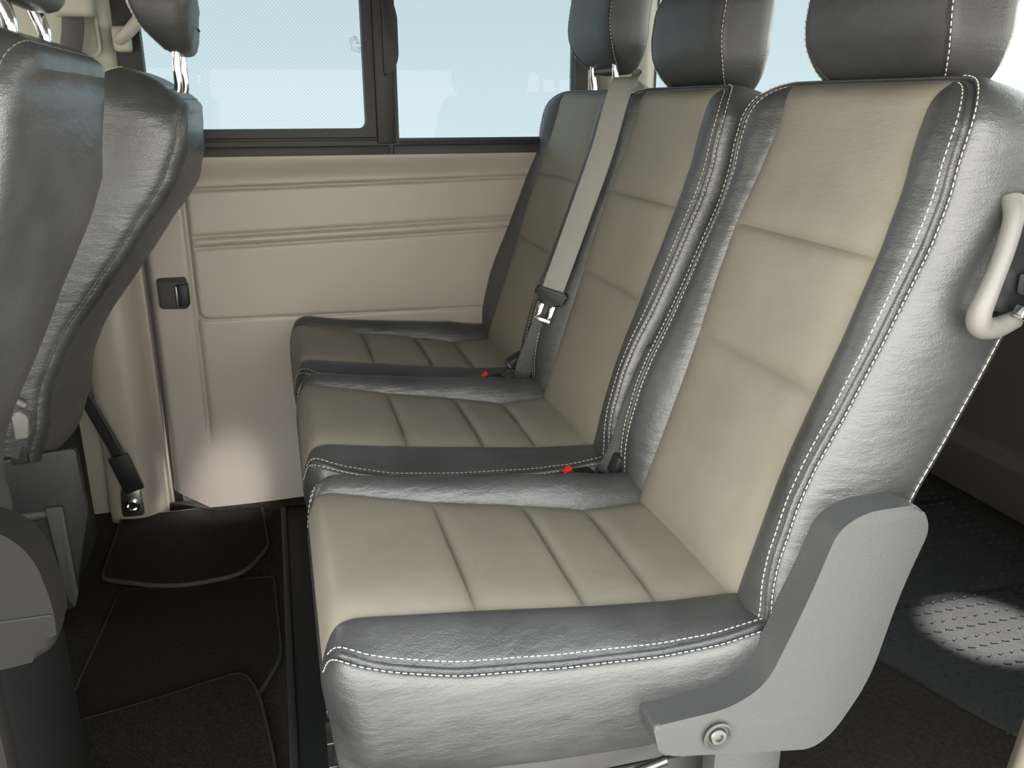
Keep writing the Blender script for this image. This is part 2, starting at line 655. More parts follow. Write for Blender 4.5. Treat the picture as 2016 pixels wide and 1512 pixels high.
sl = rbox('trim_9', -0.335, -0.300, YW + 0.020, YW + 0.035, -0.01, 0.88, M_rubber, r=0)
struct(sl)
# belt slot panel on the upper pillar
fr = frame_plate('belt_panel', rrect(-0.455, -0.336, 1.090, 1.40, 0.022), rrect(-0.449, -0.342, 1.096, 1.394, 0.018), YW - 0.056, YW - 0.044, M_trim_lt, bpu)

# window frames (black), sash, panes
wx0, wx1, wz0, wz1 = -0.318, 0.785, 0.874, 1.44
f1 = frame_plate('window_1', rrect(wx0, 0.300, wz0, wz1, 0.004), rrect(-0.262, 0.2225, 0.940, 1.40, 0.016), YW - 0.010, YW + 0.030, M_gloss)
struct(f1)
rbox('pane', -0.265, 0.226, YW + 0.010, YW + 0.014, 0.936, 1.404, M_film, f1, r=0)
rbox('lower_rail', wx0 + 0.002, 0.276, YW - 0.018, YW + 0.01, 0.876, 0.900, M_rubber, f1, r=0.004)
rbox('sash_rail', wx0 + 0.002, 0.284, YW - 0.014, YW + 0.01, 0.912, 0.920, M_gloss, f1, r=0.002)
rbox('meeting_stile', 0.246, 0.2905, YW - 0.020, YW + 0.01, 0.905, 1.43, M_gloss, f1, r=0.004)
ct = prism('catch', smooth_poly([(0.268, 1.055), (0.294, 1.075), (0.3035, 1.10), (0.3035, 1.19), (0.294, 1.225), (0.268, 1.24)], 4, True, 0.012),
           YW - 0.030, YW - 0.012, M_gloss, f1, 'y', 0.003)
# etched maker's mark on the glass, too small to read: two rows of strokes
mk = bmesh.new()
for (a, b_, c, d) in ((0.196, 0.199, 1.128, 1.142), (0.201, 0.204, 1.132, 1.146), (0.206, 0.217, 1.138, 1.1475), (0.210, 0.219, 1.131, 1.136),
                      (0.196, 0.1985, 1.114, 1.127), (0.2005, 0.2025, 1.112, 1.124), (0.205, 0.207, 1.112, 1.124), (0.210, 0.213, 1.111, 1.125), (0.2145, 0.218, 1.111, 1.125)):
    vs = box_bm(mk, a, b_, YW + 0.0085, YW + 0.0096, c, d)
    for v in vs:
        v.co.x += (v.co.z - 1.13) * -0.25
M_etch = bpy.data.materials.new('etched_mark')
M_etch.use_nodes = True
nt = M_etch.node_tree
nt.nodes['Principled BSDF'].inputs['Base Color'].default_value = (0.42, 0.48, 0.52, 1)
nt.nodes['Principled BSDF'].inputs['Alpha'].default_value = 0.35
stuff(from_bm('etched_mark', mk, M_etch, f1, False))

f2 = frame_plate('window_2', rrect(0.286, wx1, wz0, wz1, 0.004), rrect(0.2905, 0.752, 0.916, 1.40, 0.012), YW - 0.006, YW + 0.030, M_gloss)
struct(f2)
rbox('pane', 0.288, 0.756, YW + 0.012, YW + 0.016, 0.912, 1.404, M_film, f2, r=0)
rbox('lower_rail', 0.284, wx1 - 0.002, YW - 0.016, YW + 0.01, 0.876, 0.901, M_rubber, f2, r=0.004)
rbox('sash_rail', 0.292, wx1 - 0.01, YW - 0.010, YW + 0.01, 0.904, 0.909, M_gloss, f2, r=0.002)

# C pillar on the far side, quarter window, D pillar
c1 = rbox('trim_3', 0.752, 0.80, YW - 0.004, YW + 0.05, 0.88, 1.45, M_trim_lt, r=0.01, seg=3)
struct(c1)
c2 = prism('trim_4', smooth_poly([(0.806, YW + 0.06), (0.806, YW - 0.02), (0.83, YW - 0.04), (0.93, YW - 0.05), (0.955, YW - 0.035), (0.968, YW + 0.06)], 4, True, 0.012),
           0.86, 1.45, M_trim, None, 'z')
struct(c2)
c3 = rbox('trim_5', 0.799, 0.808, YW + 0.0, YW + 0.06, 0.88, 1.45, M_rubber, r=0.001)
struct(c3)
f3 = frame_plate('window_3', rrect(0.955, 1.73, 0.874, 1.44, 0.004), rrect(0.975, 1.66, 0.91, 1.40, 0.03), YW + 0.0, YW + 0.03, M_gloss)
struct(f3)
rbox('pane', 0.965, 1.67, YW + 0.012, YW + 0.016, 0.90, 1.41, M_film, f3, r=0)
d1 = rbox('trim_6', 1.66, XR + 0.03, YW - 0.03, YW + 0.05, 0.86, 1.45, M_trim, r=0.012, seg=3)
struct(d1)

# tailgate: lower lining with a step, window above
tw = prism('wall_rear', smooth_poly([(XR - 0.03, 0.0), (XR - 0.05, 0.14), (XR - 0.015, 0.16), (XR - 0.035, 0.50), (XR - 0.01, 0.54), (XR, 0.86), (XR + 0.05, 0.86), (XR + 0.05, 0.0)][::-1], 3, True, 0.01),
           -0.46, 1.27, M_trim_dk, None, 'y')
# prism with axis y takes (x, z)
struct(tw)
f4 = frame_plate('window_4', rrect(-0.46, 1.27, 0.85, 1.70, 0.004), rrect(-0.34, 1.15, 0.92, 1.60, 0.05), XR, XR + 0.04, M_trim_dk, None, 'x')
struct(f4)
rbox('pane', XR + 0.015, XR + 0.02, -0.36, 1.17, 0.90, 1.62, M_glass, f4, r=0)

# near side: pillar at the doorway's rear edge, quarter panel, front door side, sill
n1 = prism('trim_7', smooth_poly([(0.656, -0.40), (0.678, -0.425), (0.80, -0.43), (0.80, -0.35), (0.70, -0.36)], 4, True, 0.012), -0.02, ZC, M_pillar, None, 'z')
for v in n1.data.vertices:                       # the opening's edge leans back as it rises
    v.co.x += 0.16 * max(0.0, v.co.z - 0.35) + 0.02 * max(0, v.co.z - 0.6)
struct(n1)
n2 = rbox('wall_near', 0.98, XR + 0.02, -0.46, -0.42, -0.02, 0.90, M_trim_dk, r=0.004)
struct(n2)
n3 = rbox('wall_near_header', XF, XR, -0.47, -0.42, 1.13, ZC, M_ceil, r=0.004)  # unseen header, set low to keep light off headrests and cushions
struct(n3)
n4 = rbox('wall_near_front', XF, -1.15, -0.47, -0.42, -0.02, 1.10, M_trim, r=0.004)  # unseen, raised to narrow the light from the front side
struct(n4)
n5 = rbox('trim_8', -1.22, -1.12, -0.47, -0.40, -0.02, 1.14, M_trim_lt, r=0.02, seg=3)
struct(n5)
wfr = rbox('wall_front', XF - 0.04, XF, -0.46, 1.30, -0.02, 1.40, M_trim_dk, r=0.004)  # unseen, built high to cut light from ahead
struct(wfr)
rd = thing('added_glow_lamp', 'added small round lamp under the headlining, for the glow on the door foot', 'lamp', (0.12, 0.45, ZC))  # unseen fixture for the added door-foot spot
lathe('housing', [(0.005, 0), (0.04, 0), (0.04, 0.018), (0.032, 0.026), (0.030, 0.01), (0.002, 0.008)], (0, 0, -0.001), (0, 0, -1), M_greypl, rd)
# unseen housing of the added spot over the luggage mat
ll = thing('added_patch_lamp', 'added small round lamp under the headlining behind the seats, for the mat patch', 'lamp', (1.50, 0.0, ZC))
lathe('housing', [(0.005, 0), (0.045, 0), (0.045, 0.02), (0.036, 0.03), (0.034, 0.01), (0.002, 0.008)], (0, 0, -0.001), (0, 0, -1), M_greypl, ll)


# ------------------------------------------------------------------ upholstered boxes
def rows_for(t0, t1, seams, r0, r1, n):
    ts = list(np.linspace(t0, t1, n))
    for s in seams:
        ts += [s - 0.010, s - 0.006, s - 0.003, s - 0.0012, s, s + 0.0012, s + 0.003, s + 0.006, s + 0.010]
    if r1:
        ts += list(t1 - r1 + r1 * np.sin(np.linspace(0, math.pi / 2, 14)))
    if r0:
        ts += list(t0 + r0 - r0 * np.sin(np.linspace(0, math.pi / 2, 14)))
    ts = np.unique(np.round([t for t in ts if t0 - 1e-9 <= t <= t1 + 1e-9], 5))
    keep = [ts[0]]
    for t in ts[1:]:
        if t - keep[-1] > 0.0008 or t in seams:
            keep.append(t)
    keep[-1] = t1
    return np.array(keep)


def wobble(seed):
    rs = np.random.RandomState(seed)
    K = [(rs.uniform(-1, 1, 3) * f, rs.uniform(0, 6.28), a) for f, a in ((14, 1), (22, .7), (35, .45), (60, .25), (90, .15)) for _ in range(3)]
    return lambda t, y: sum(a * np.sin(k[0] * t + k[1] * y + ph) for k, ph, a in K) / 3


def upholstered(part, parent, O, T, N, t0, t1, seams, ye, W, ne, nb, bc, puff, prof, depth=None, r0=0.0, r1=0.058, closed=False,
                back_bulge=0.0, seed=0, names=('insert_panel', 'bolster', 'back_panel'), inner_stitch=True, outer_stitch=None, rear_stitch=None,
                m_insert=None, m_side=None, crease=0.001, shear=None, fold=0.0, skew=1.0, far=1.0, near=1.0, thread_w=0.0012, rear_mat=None):
    m_insert = m_insert or M_taupe
    m_side = m_side or M_black
    O, T, N = (np.array(v, float) for v in (O, T, N))
    Yv = np.array([0, 1.0, 0])
    def I(tab, sig=0.007):
        a, b = tab[0][0], tab[-1][0]
        x = np.arange(min(a, t0) - 0.03, max(b, t1) + 0.03, 0.001)
        y = np.interp(x, [p[0] for p in tab], [p[1] for p in tab])
        if len(tab) > 1 and b > a:                      # run the end slopes on, then soften the kinks
            y = np.where(x < a, tab[0][1] + (x - a) * (tab[1][1] - tab[0][1]) / (tab[1][0] - a), y)
            y = np.where(x > b, tab[-1][1] + (x - b) * (tab[-1][1] - tab[-2][1]) / (b - tab[-2][0]), y)
        k = np.exp(-0.5 * (np.arange(-25, 26) * 0.001 / sig) ** 2)
        ys = np.convolve(np.pad(y, 25, mode='edge'), k / k.sum(), 'valid')
        return lambda t: np.interp(t, x, ys)
    yef, nef, nbf, bcf = I(ye), I(ne), I(nb), I(bc)
    dpf = I(depth) if depth else (lambda t: 1.0 + 0 * t)
    wob = wobble(seed)
    ts = rows_for(t0, t1, seams, r0, r1, 64)
    def Wf(t):
        w = W
        if r1 and t > t1 - r1:
            q = min(1, (t - (t1 - r1)) / r1)
            w = W - r1 + r1 * math.sqrt(max(0, 1 - q * q))
        if r0 and t < t0 + r0:
            q = min(1, (t0 + r0 - t) / r0)
            w = min(w, W - r0 + r0 * math.sqrt(max(0, 1 - q * q)))
        return w
    Wr = np.array([Wf(t) for t in ts])
    yer = np.minimum(yef(ts), Wr - 0.0001)
    ner = nef(ts)
    nbr = nbf(ts)
    def pos(t, y, n):
        n = n + crease * wob(t, y)
        return O + T * t + Yv * y + N * n
    # body mesh: flange and gusset swept along the boundary
    bnd = [(ts[j], -Wr[j], nbr[j]) for j in range(len(ts))]
    wtop = Wr[-1]
    s_mid = np.linspace(-1, 1, 26)[1:-1]
    bnd += [(t1, wtop * s, nbr[-1]) for s in s_mid]
    bnd += [(ts[j], Wr[j], nbr[j]) for j in range(len(ts) - 1, -1, -1)]
    if closed:
        bnd += [(t0, -Wr[0] * s, nbr[0]) for s in s_mid]
    B = np.array(bnd)
    yt = B[:, [1, 0]]
    # smooth outline before taking normals so the corner sweeps evenly
    if closed:
        tang = np.roll(yt, -2, 0) - np.roll(yt, 2, 0)
    else:
        pad = np.concatenate([[yt[0] - (yt[1] - yt[0])] * 2, yt, [yt[-1] + (yt[-1] - yt[-2])] * 2])
        tang = pad[4:] - pad[:-4]
    tang /= np.maximum(1e-9, np.linalg.norm(tang, axis=1))[:, None]
    nor = np.stack([-tang[:, 1], tang[:, 0]], 1)       # outward for clockwise run (left side going up -> -y)
    step = np.linalg.norm(np.diff(yt, axis=0), axis=1)
    arc = np.concatenate([[0], np.cumsum(step)])
    d = np.abs(arc[:, None] - arc[None, :])
    if closed:
        tot = arc[-1] + np.linalg.norm(yt[0] - yt[-1])
        d = np.minimum(d, tot - d)
    wgt = np.exp(-(d / 0.008) ** 2) * np.maximum(np.gradient(arc), 1e-5)[None, :]
    nor = wgt @ nor
    nor /= np.linalg.norm(nor, axis=1)[:, None]
    if not closed:                                     # keep the straight sides square
        nor[0], nor[-1] = (-1, 0), (1, 0)
    def swept(a, b, sel):
        ft = fold * np.clip(nor[sel, 1], 0, 1) ** 2        # the end face turns straight down instead of flaring
        am = a * (1 - ft) if a > 0 else a
        return (B[sel, 1] + nor[sel, 0] * am, B[sel, 0] + nor[sel, 1] * am,
                B[sel, 2] - b - ft * min(0.016, max(0, a)) * 0.8 * np.clip(1 - b / 0.08, 0, 1))
    rows = []
    dsc = dpf(B[:, 0])
    for a, b in prof:
        sc = dsc if b > 0.02 else np.ones(len(B))
        y, t, n = swept(a, b * sc, slice(None))
        p = np.array([pos(tt, yy, nn) for tt, yy, nn in zip(t, y, n)])
        if shear is not None:
            p = p + T * (shear(t, b) * np.ones(len(B)))[:, None]
        rows.append(p)
    G = np.array(rows)
    body = grid(part, G, m_side, parent, flip=True, wrap=closed)
    # insert pads, one per stitched field
    cuts = [t0] + list(seams) + [t1]
    s_cols = np.sin(np.linspace(-1, 1, 33) * math.pi / 2)
    for k in range(len(cuts) - 1):
        a, b = cuts[k], cuts[k + 1]
        idx = [j for j in range(len(ts)) if a - 1e-6 <= ts[j] <= b + 1e-6]
        Pm = np.zeros((len(idx), len(s_cols), 3))
        for i, j in enumerate(idx):
            tau = (ts[j] - a) / (b - a)
            e = 2 * tau - 1
            if k == 0 and not closed:
                e = min(e, 0) if e > 0 else 0.0
                e = max(0, 2 * tau - 1)
            lon = 1 - abs(e) ** 10
            for c, s in enumerate(s_cols):
                side = 1 - abs(s) ** 8
                n = ner[j] + puff * side * lon + 0.4 * puff * (1 - s * s) * lon
                Pm[i, c] = pos(ts[j], s * yer[j], n)
        grid(names[0], Pm, m_insert, body)
    # bolsters
    if names[1]:
        q = np.linspace(0, 1, 17)
        for sg in (-1, 1):
            Pm = np.zeros((len(ts), len(q), 3))
            for j in range(len(ts)):
                w = Wr[j] - yer[j]
                cr = bcf(ts[j]) * min(1, w / 0.05) * (far if sg > 0 else near)
                for c, qq in enumerate(q):
                    n = ner[j] * (1 - qq) + nbr[j] * qq + cr * (math.sin(math.pi * qq ** (skew if sg < 0 else 1.0)) ** 0.75)
                    Pm[j, c] = pos(ts[j], sg * (yer[j] + w * qq), n)
            grid(names[1], Pm, m_side, body, flip=(sg < 0))
    # back
    J = len(ts)
    Lft = G[-1][:J]
    Rgt = G[-1][J + 24: J + 24 + J][::-1]
    u = np.linspace(0, 1, 15)
    Pm = Lft[:, None, :] * (1 - u)[None, :, None] + Rgt[:, None, :] * u[None, :, None]
    bl = back_bulge * (1 - np.abs(2 * u - 1) ** 2.0)[None, :] * np.minimum(1, (t1 - ts) / 0.12)[:, None]
    Pm = Pm - N[None, None, :] * bl[:, :, None]
    grid(names[2], Pm, m_side, body, flip=True)
    # thread
    def line(a, b, sel):
        y, t, n = swept(a, b * (dsc[sel] if b > 0.02 else 1.0), sel)
        return np.array([pos(*q) for q in zip(t, y, n)])
    runs = [slice(0, J), slice(J + 24, J + 24 + J)]
    for sel in runs:
        if inner_stitch:
            sg = -1 if sel.start == 0 else 1
            pts = []
            for j in range(J):
                w = Wr[j] - yer[j]
                if w < 0.012:
                    continue
                qq = 1 - 0.0042 / w
                n = ner[j] * (1 - qq) + nbr[j] * qq + bcf(ts[j]) * min(1, w / 0.05) * (far if sg > 0 else near) * (math.sin(math.pi * qq ** (skew if sg < 0 else 1.0)) ** 0.75) + 0.0005
                pts.append(pos(ts[j], sg * (yer[j] + w * qq), n))
            stitches('stitching', pts, body, w=thread_w)
        if outer_stitch:
            stitches('stitching', line(*outer_stitch, sel), body, w=thread_w)
    if rear_stitch:
        lo = int(np.argmax(ts > 0.10))
        stitches('stitching', line(*rear_stitch, slice(lo, len(B) - lo)), body, 0.009, 0.0012, thread_w * 1.1, rear_mat)
    return body


BACK_PROF = [(0, 0), (0.003, -0.0022), (0.0062, 0.0012), (0.0080, 0.0085), (0.0088, 0.0085), (0.0105, 0.0008), (0.0140, -0.0005), (0.0175, 0.0025),
             (0.0205, 0.009), (0.0235, 0.020), (0.0265, 0.042), (0.0275, 0.07), (0.0265, 0.100), (0.0230, 0.125), (0.0190, 0.1375), (0.0165, 0.1395), (0.0155, 0.1425),
             (0.0120, 0.150), (0.004, 0.157), (-0.010, 0.160)]
CUSH_PROF = [(0, 0), (0.003, -0.0022), (0.0062, 0.0012), (0.0080, 0.0080), (0.0088, 0.0080), (0.0105, 0.0008), (0.0140, -0.0005), (0.0175, 0.0025), (0.0200, 0.009),
             (0.0215, 0.020), (0.0220, 0.040), (0.0190, 0.070), (0.0120, 0.100), (0.0030, 0.125), (-0.0100, 0.143), (-0.030, 0.156), (-0.060, 0.162)]
HEAD_PROF = [(0, 0), (0.002, -0.0012), (0.0040, 0.0030), (0.0060, 0.0008), (0.0085, 0.0030), (0.0105, 0.010), (0.0120, 0.025), (0.0125, 0.045), (0.0120, 0.066),
             (0.0090, 0.082), (0.001, 0.094), (-0.015, 0.101), (-0.035, 0.104)]


def vec(a):
    return np.array([math.sin(a), 0, math.cos(a)]), np.array([-math.cos(a), 0, math.sin(a)])


def make_seat(loc, label, group, recline=17.8, lift=0.0, head_gap=0.012, head_tilt=5.0, bulge=0.012, seed=0, cushion=True, pivot=(0.509, 0.432), head_dx=0.0, back_depth=None, thread_w=0.0012, rear_mat=None, post_n=-0.055):
    root = thing('passenger_seat', label, 'seat', loc, group)
    px, pz = pivot
    T, N = vec(math.radians(recline))
    O = np.array([px, 0, pz])
    # ---- backrest
    L = 0.622
    back = upholstered('backrest', root, O, T, N, -0.07, L, [0.254, 0.422],
        ye=[(-.07, .148), (0, .150), (.1, .147), (.18, .146), (.26, .150), (.33, .156), (.43, .158), (.50, .150), (.55, .142), (.59, .141), (.605, .146), (.622, .1535)],
        W=0.212, ne=[(-.07, -.01), (0, -.003), (.1, -.003), (.3, -.003), (.45, -.006), (.5, -.008), (.57, -.005), (.60, -.003), (.612, -.006), (.622, -.013)],
        nb=[(-.07, -.012), (0, 0), (.03, .012), (.07, .021), (.14, .026), (.19, .023), (.26, .012), (.33, .004), (.4, -.002), (.45, -.006), (.5, -.004), (.53, .002),
            (.575, .006), (.595, .004), (.612, -.004), (.622, -.013)],
        bc=[(-.07, .010), (.2, .012), (.4, .014), (.55, .012), (.622, .006)], puff=0.0075, prof=BACK_PROF, back_bulge=bulge, seed=seed,
        outer_stitch=(0.0158, -0.0012), rear_stitch=(0.0188, 0.1385), depth=back_depth, fold=0.45, thread_w=thread_w, rear_mat=rear_mat)
    # ---- headrest
    Th, Nh = vec(math.radians(head_tilt))
    top = O + T * 0.628 + N * (-0.052)
    Oh = top + np.array([0, 0, 1]) * head_gap + Nh * 0.050 + np.array([head_dx, 0, 0])
    hl = 0.185
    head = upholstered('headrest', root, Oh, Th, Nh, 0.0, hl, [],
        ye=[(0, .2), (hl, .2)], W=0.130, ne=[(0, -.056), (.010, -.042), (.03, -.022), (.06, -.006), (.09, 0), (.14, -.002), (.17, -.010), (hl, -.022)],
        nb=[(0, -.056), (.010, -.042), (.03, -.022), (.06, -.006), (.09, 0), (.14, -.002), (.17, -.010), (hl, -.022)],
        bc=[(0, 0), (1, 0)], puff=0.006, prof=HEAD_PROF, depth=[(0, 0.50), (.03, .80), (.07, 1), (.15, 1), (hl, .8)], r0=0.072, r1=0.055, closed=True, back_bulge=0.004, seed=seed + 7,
        names=('front_panel', None, 'back_panel'), inner_stitch=False, outer_stitch=(0.0075, 0.0005), m_insert=M_head_shade, m_side=M_head_shade, thread_w=thread_w)
    for s in (-1, 1):
        p0 = O + T * 0.605 + N * post_n + np.array([0, s * 0.072, 0])
        p1 = Oh + Th * 0.03 + Nh * (-0.050 + 0.6 * (post_n + 0.055)) + np.array([0, s * 0.072, 0])
        m1 = p0 + T * 0.035
        tube('headrest_post', spline([p0, m1, (m1 + p1) / 2 + np.array([-0.003, 0, 0]), p1], 6), 0.0075, M_chrome, head)
        if post_n > -0.07:
            lathe('post_collar', [(0.010, -0.012), (0.015, -0.006), (0.015, 0.002), (0.011, 0.006), (0.009, 0.006)], tuple(O + T * 0.622 + N * post_n + np.array([0, s * 0.072, 0])), tuple(T), M_darkpl, head)
    if not cushion:
        return root, O, T, N
    # ---- cushion
    fx, fz = 0.007, 0.4750
    Tc = np.array([fx - px, 0, fz - pz])
    Lc = np.linalg.norm(Tc)
    Tc /= Lc
    Nc = np.array([Tc[2], 0, -Tc[0]])
    cush = upholstered('seat_cushion', root, O, Tc, Nc, -0.03, Lc, [0.098, 0.196, 0.331],
        ye=[(-.03, .138), (.02, .138), (.098, .136), (.196, .146), (.331, .150), (.42, .158), (.49, .166), (Lc, .170)],
        W=0.216, r1=0.046, ne=[(-.03, -.02), (.02, -.024), (.098, -.032), (.196, -.024), (.331, -.014), (.42, -.006), (.475, 0), (.490, -.004), (.502, -.013), (Lc, -.030)],
        nb=[(-.03, -.008), (.002, -.011), (.06, -.026), (.13, -.034), (.254, -.038), (.368, -.034), (.443, -.020), (.48, -.008), (.490, -.008), (.502, -.015), (Lc, -.030)],
        bc=[(-.03, .010), (.1, .026), (.2, .024), (.33, .022), (.45, .016), (.5, .008), (Lc, .003)], puff=0.0085, prof=CUSH_PROF,
        depth=[(-.03, .45), (.01, .7), (.05, .92), (.12, 1.0), (.3, 1.0), (.45, 1.05), (Lc, 1.12)], back_bulge=0.0, seed=seed + 3, crease=0.0014,
        names=('insert_panel', 'bolster', 'underside'), outer_stitch=(0.0158, -0.0012),
        fold=1.0, skew=0.6, far=1.7, near=0.6, thread_w=thread_w,
        shear=lambda t, b: -0.20 * np.maximum(0, b - 0.02) * np.clip((t - 0.40) / 0.1, 0, 1))
    return root, O, T, N


GB = 'bench of three seats across the van'
seat1, O1, T1, N1 = make_seat((0, 0, 0), 'black and taupe leather seat nearest the doorway with grey side cover', GB, head_gap=-0.006, seed=1)
seat2, *_ = make_seat((0, 0.51, 0), 'middle leather seat of the rear bench between two others', GB, head_gap=0.0, seed=21, thread_w=0.0010)
seat3, *_ = make_seat((0, 1.005, 0), 'shaded leather seat at far end of the bench beside the window wall', GB, head_gap=0.060, seed=41, thread_w=0.0008)
GM = 'separate seats ahead of the bench'
seatA, OA, TA, NA = make_seat((0, 0.09, 0), 'large reclined leather seat back cut off at left edge, closest to the camera', GM, recline=16, pivot=(-0.490, 0.475), bulge=0.030,
                  head_gap=0.045, seed=61, cushion=False, post_n=-0.078, head_tilt=8, back_depth=[(-.07, .54), (.1, .56), (.35, .66), (.48, .77), (.54, .83), (.585, .83), (.622, .72)], rear_mat=M_thread_dk)
seatB, OB, TB, NB = make_seat((0, 0.86, 0), 'strongly reclined leather seat back against the beige door pillar', GM, recline=30, pivot=(-0.567, 0.52), bulge=0.022,
                  head_gap=0.060, seed=81, cushion=False, post_n=-0.102, head_tilt=4, head_dx=0.028, back_depth=[(-.07, .98), (.3, .98), (.42, 1.0), (.50, 1.07), (.56, 1.08), (.595, .98), (.622, .80)], rear_mat=M_thread_dk)

# ---- bench substructure: shroud, legs, side cover
for st, y in ((seat1, 0), (seat2, 0.51), (seat3, 1.005)):
    b = prism('seat_base', smooth_poly([(0.13, 0.02), (0.13, 0.27), (0.20, 0.30), (0.46, 0.30), (0.56, 0.24), (0.56, 0.02)], 3, True, 0.02), -0.17, 0.17, M_greypl, st, 'y', 0.006)
    rbox('base_seam', 0.132, 0.50, -0.1725, -0.16, 0.208, 0.2115, M_blackpl, b, r=0)
    sk = rbox('seat_pan', 0.10, 0.50, -0.19, 0.19, 0.270, 0.320, M_darkpl, st, r=0.01)
for y0 in (-0.13, 0.13):
    fb = rbox('front_leg', 0.012, 0.085, y0 - 0.018, y0 + 0.018, 0.0, 0.28, M_blackpl, seat1, r=0.004)
    rbox('foot_clip', 0.006, 0.03, y0 - 0.022, y0 + 0.022, 0.135, 0.150, M_steel, fb, r=0.003)
    rbox('foot_plate', 0.004, 0.10, y0 - 0.024, y0 + 0.024, 0.088, 0.093, M_steel, fb, r=0.001)
    rbox('foot_plate', 0.004, 0.10, y0 - 0.024, y0 + 0.024, 0.045, 0.050, M_steel, fb, r=0.001)
tube('tilt_rod', spline([(0.20, -0.215, 0.165), (0.25, -0.212, 0.192), (0.33, -0.205, 0.222), (0.40, -0.20, 0.235)], 5), 0.006, M_steel, seat1)
rl = rbox('rear_leg', 0.446, 0.538, -0.235, -0.205, 0.0, 0.30, M_plastic, seat1, r=0.004)
lathe('leg_bolt', [(0.030, 0.0), (0.032, 0.006), (0.028, 0.010), (0.024, 0.006), (0.022, 0.010), (0.015, 0.018), (0.004, 0.020)], (0.497, -0.234, 0.186), (0, -1, 0), M_chrome, rl)

outer = [(0.343, 0.357), (0.352, 0.320), (0.372, 0.311), (0.548, 0.281), (0.575, 0.300), (0.613, 0.362), (0.638, 0.478), (0.664, 0.553), (0.646, 0.584), (0.577, 0.583), (0.545, 0.566),
         (0.517, 0.480), (0.478, 0.385), (0.436, 0.362)]
cv = prism('side_cover', smooth_poly(outer, 6, True, [.008, .012, .012, .03, .02, .04, .06, .06, .04, .05, .05, .08, .05, .05]), -0.276, -0.234, M_plastic, seat1, 'y', 0.008, 4)
lathe('cover_bolt_recess', [(0.0165, 0.0), (0.0175, 0.0025), (0.0150, 0.0035), (0.0130, 0.0005), (0.0002, 0.0004)], (0.421, -0.2778, 0.330), (0, -1, 0), M_greypl, cv)
lathe('cover_bolt', [(0.0105, 0.0), (0.0105, 0.003), (0.0090, 0.0048), (0.0050, 0.0052), (0.0045, 0.0025), (0.0002, 0.0025)], (0.421, -0.2775, 0.330), (0, -1, 0), M_steel, cv, 16)

# belt and release handle in the backrest's side
hd = bmesh.new()
hp = spline([(0.742, -0.244, 0.905), (0.735, -0.256, 0.885), (0.722, -0.264, 0.850), (0.708, -0.268, 0.815), (0.703, -0.266, 0.790), (0.712, -0.262, 0.776), (0.735, -0.258, 0.772), (0.762, -0.254, 0.778)], 6)
hd.free()
hr = np.interp(np.linspace(0, 1, len(hp)), [0, .15, .35, .6, .75, 1], [.011, .010, .0095, .0125, .0125, .010])
hp[:, 0] -= 0.014
hdl = tube('release_handle', hp, hr, M_handle, seat1, 14)
prism('handle_recess', smooth_poly([(0.742, 0.915), (0.722, 0.850), (0.712, 0.795), (0.730, 0.782), (0.775, 0.788), (0.800, 0.85), (0.800, 0.91)], 4, True, 0.02), -0.252, -0.236, M_blackpl, hdl, 'y', 0.004)
M_ = Matrix.Rotation(math.radians(-18), 4, 'Y')
rbox('belt_guide', 0.742, 0.800, -0.272, -0.254, 0.806, 0.829, M_chrome, hdl, r=0.004)
prism('belt_hook', smooth_poly([(0.733, 0.786), (0.738, 0.799), (0.757, 0.783), (0.752, 0.776)], 3, True, 0.004), -0.276, -0.262, M_chrome, hdl, 'y', 0.002)

# ------------------------------------------------------------------ belts
belt = thing('seat_belt', 'pale grey seat belt hanging between middle and far seats with black tongue', 'seat belt', (0.6, 0.765, 0))


def L3(p, o):
    return tuple(np.array(p) - np.array(o))


o = (0.6, 0.765, 0)
ctr = [(0.775, 0.755, 1.012), (0.728, 0.748, 1.040), (0.682, 0.715, 1.034), (0.637, 0.700, 0.904), (0.587, 0.700, 0.764), (0.534, 0.700, 0.619)]
CP = np.array((-0.0057, -0.9786, 0.9982))
ctr = [tuple(CP + (np.array(p) - CP) * (0.988 if i > 1 else 1.0)) for i, p in enumerate(ctr)]
ctr = [L3(p, o) for p in ctr]
sp = spline(ctr, 10)
tw = np.clip((np.arange(len(sp)) - 8) / 14.0, 0, 1)[:, None]
wd = np.array([0.18, 1.0, -0.05])
wtw = (1 - tw) * np.array([0.5, 0.8, 0.0]) + tw * np.array([0.86, -0.42, 0.12])
wb = ribbon('webbing', sp, wtw, 0.046, 0.0018, M_webgrey, belt)
fold = [L3(p, o) for p in [(0.772, 0.780, 1.010), (0.728, 0.775, 1.038), (0.688, 0.748, 1.030), (0.660, 0.735, 0.95), (0.634, 0.728, 0.87)]]
ribbon('folded_webbing', spline(fold, 8), wd, [0.034] * 16 + list(np.linspace(0.034, 0.01, 17)), 0.003, M_webgrey, belt)
low = [L3(p, o) for p in [(0.534, 0.708, 0.615), (0.520, 0.712, 0.566), (0.505, 0.725, 0.515), (0.490, 0.740, 0.46), (0.485, 0.75, 0.42)]]
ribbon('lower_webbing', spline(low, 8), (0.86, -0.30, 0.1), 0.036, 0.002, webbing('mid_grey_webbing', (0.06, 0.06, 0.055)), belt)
ribbon('lower_webbing', spline([np.array(p) + np.array((0.004, 0.020, 0)) for p in low], 8), (0.86, -0.30, 0.1), 0.020, 0.003, M_webdark, belt)
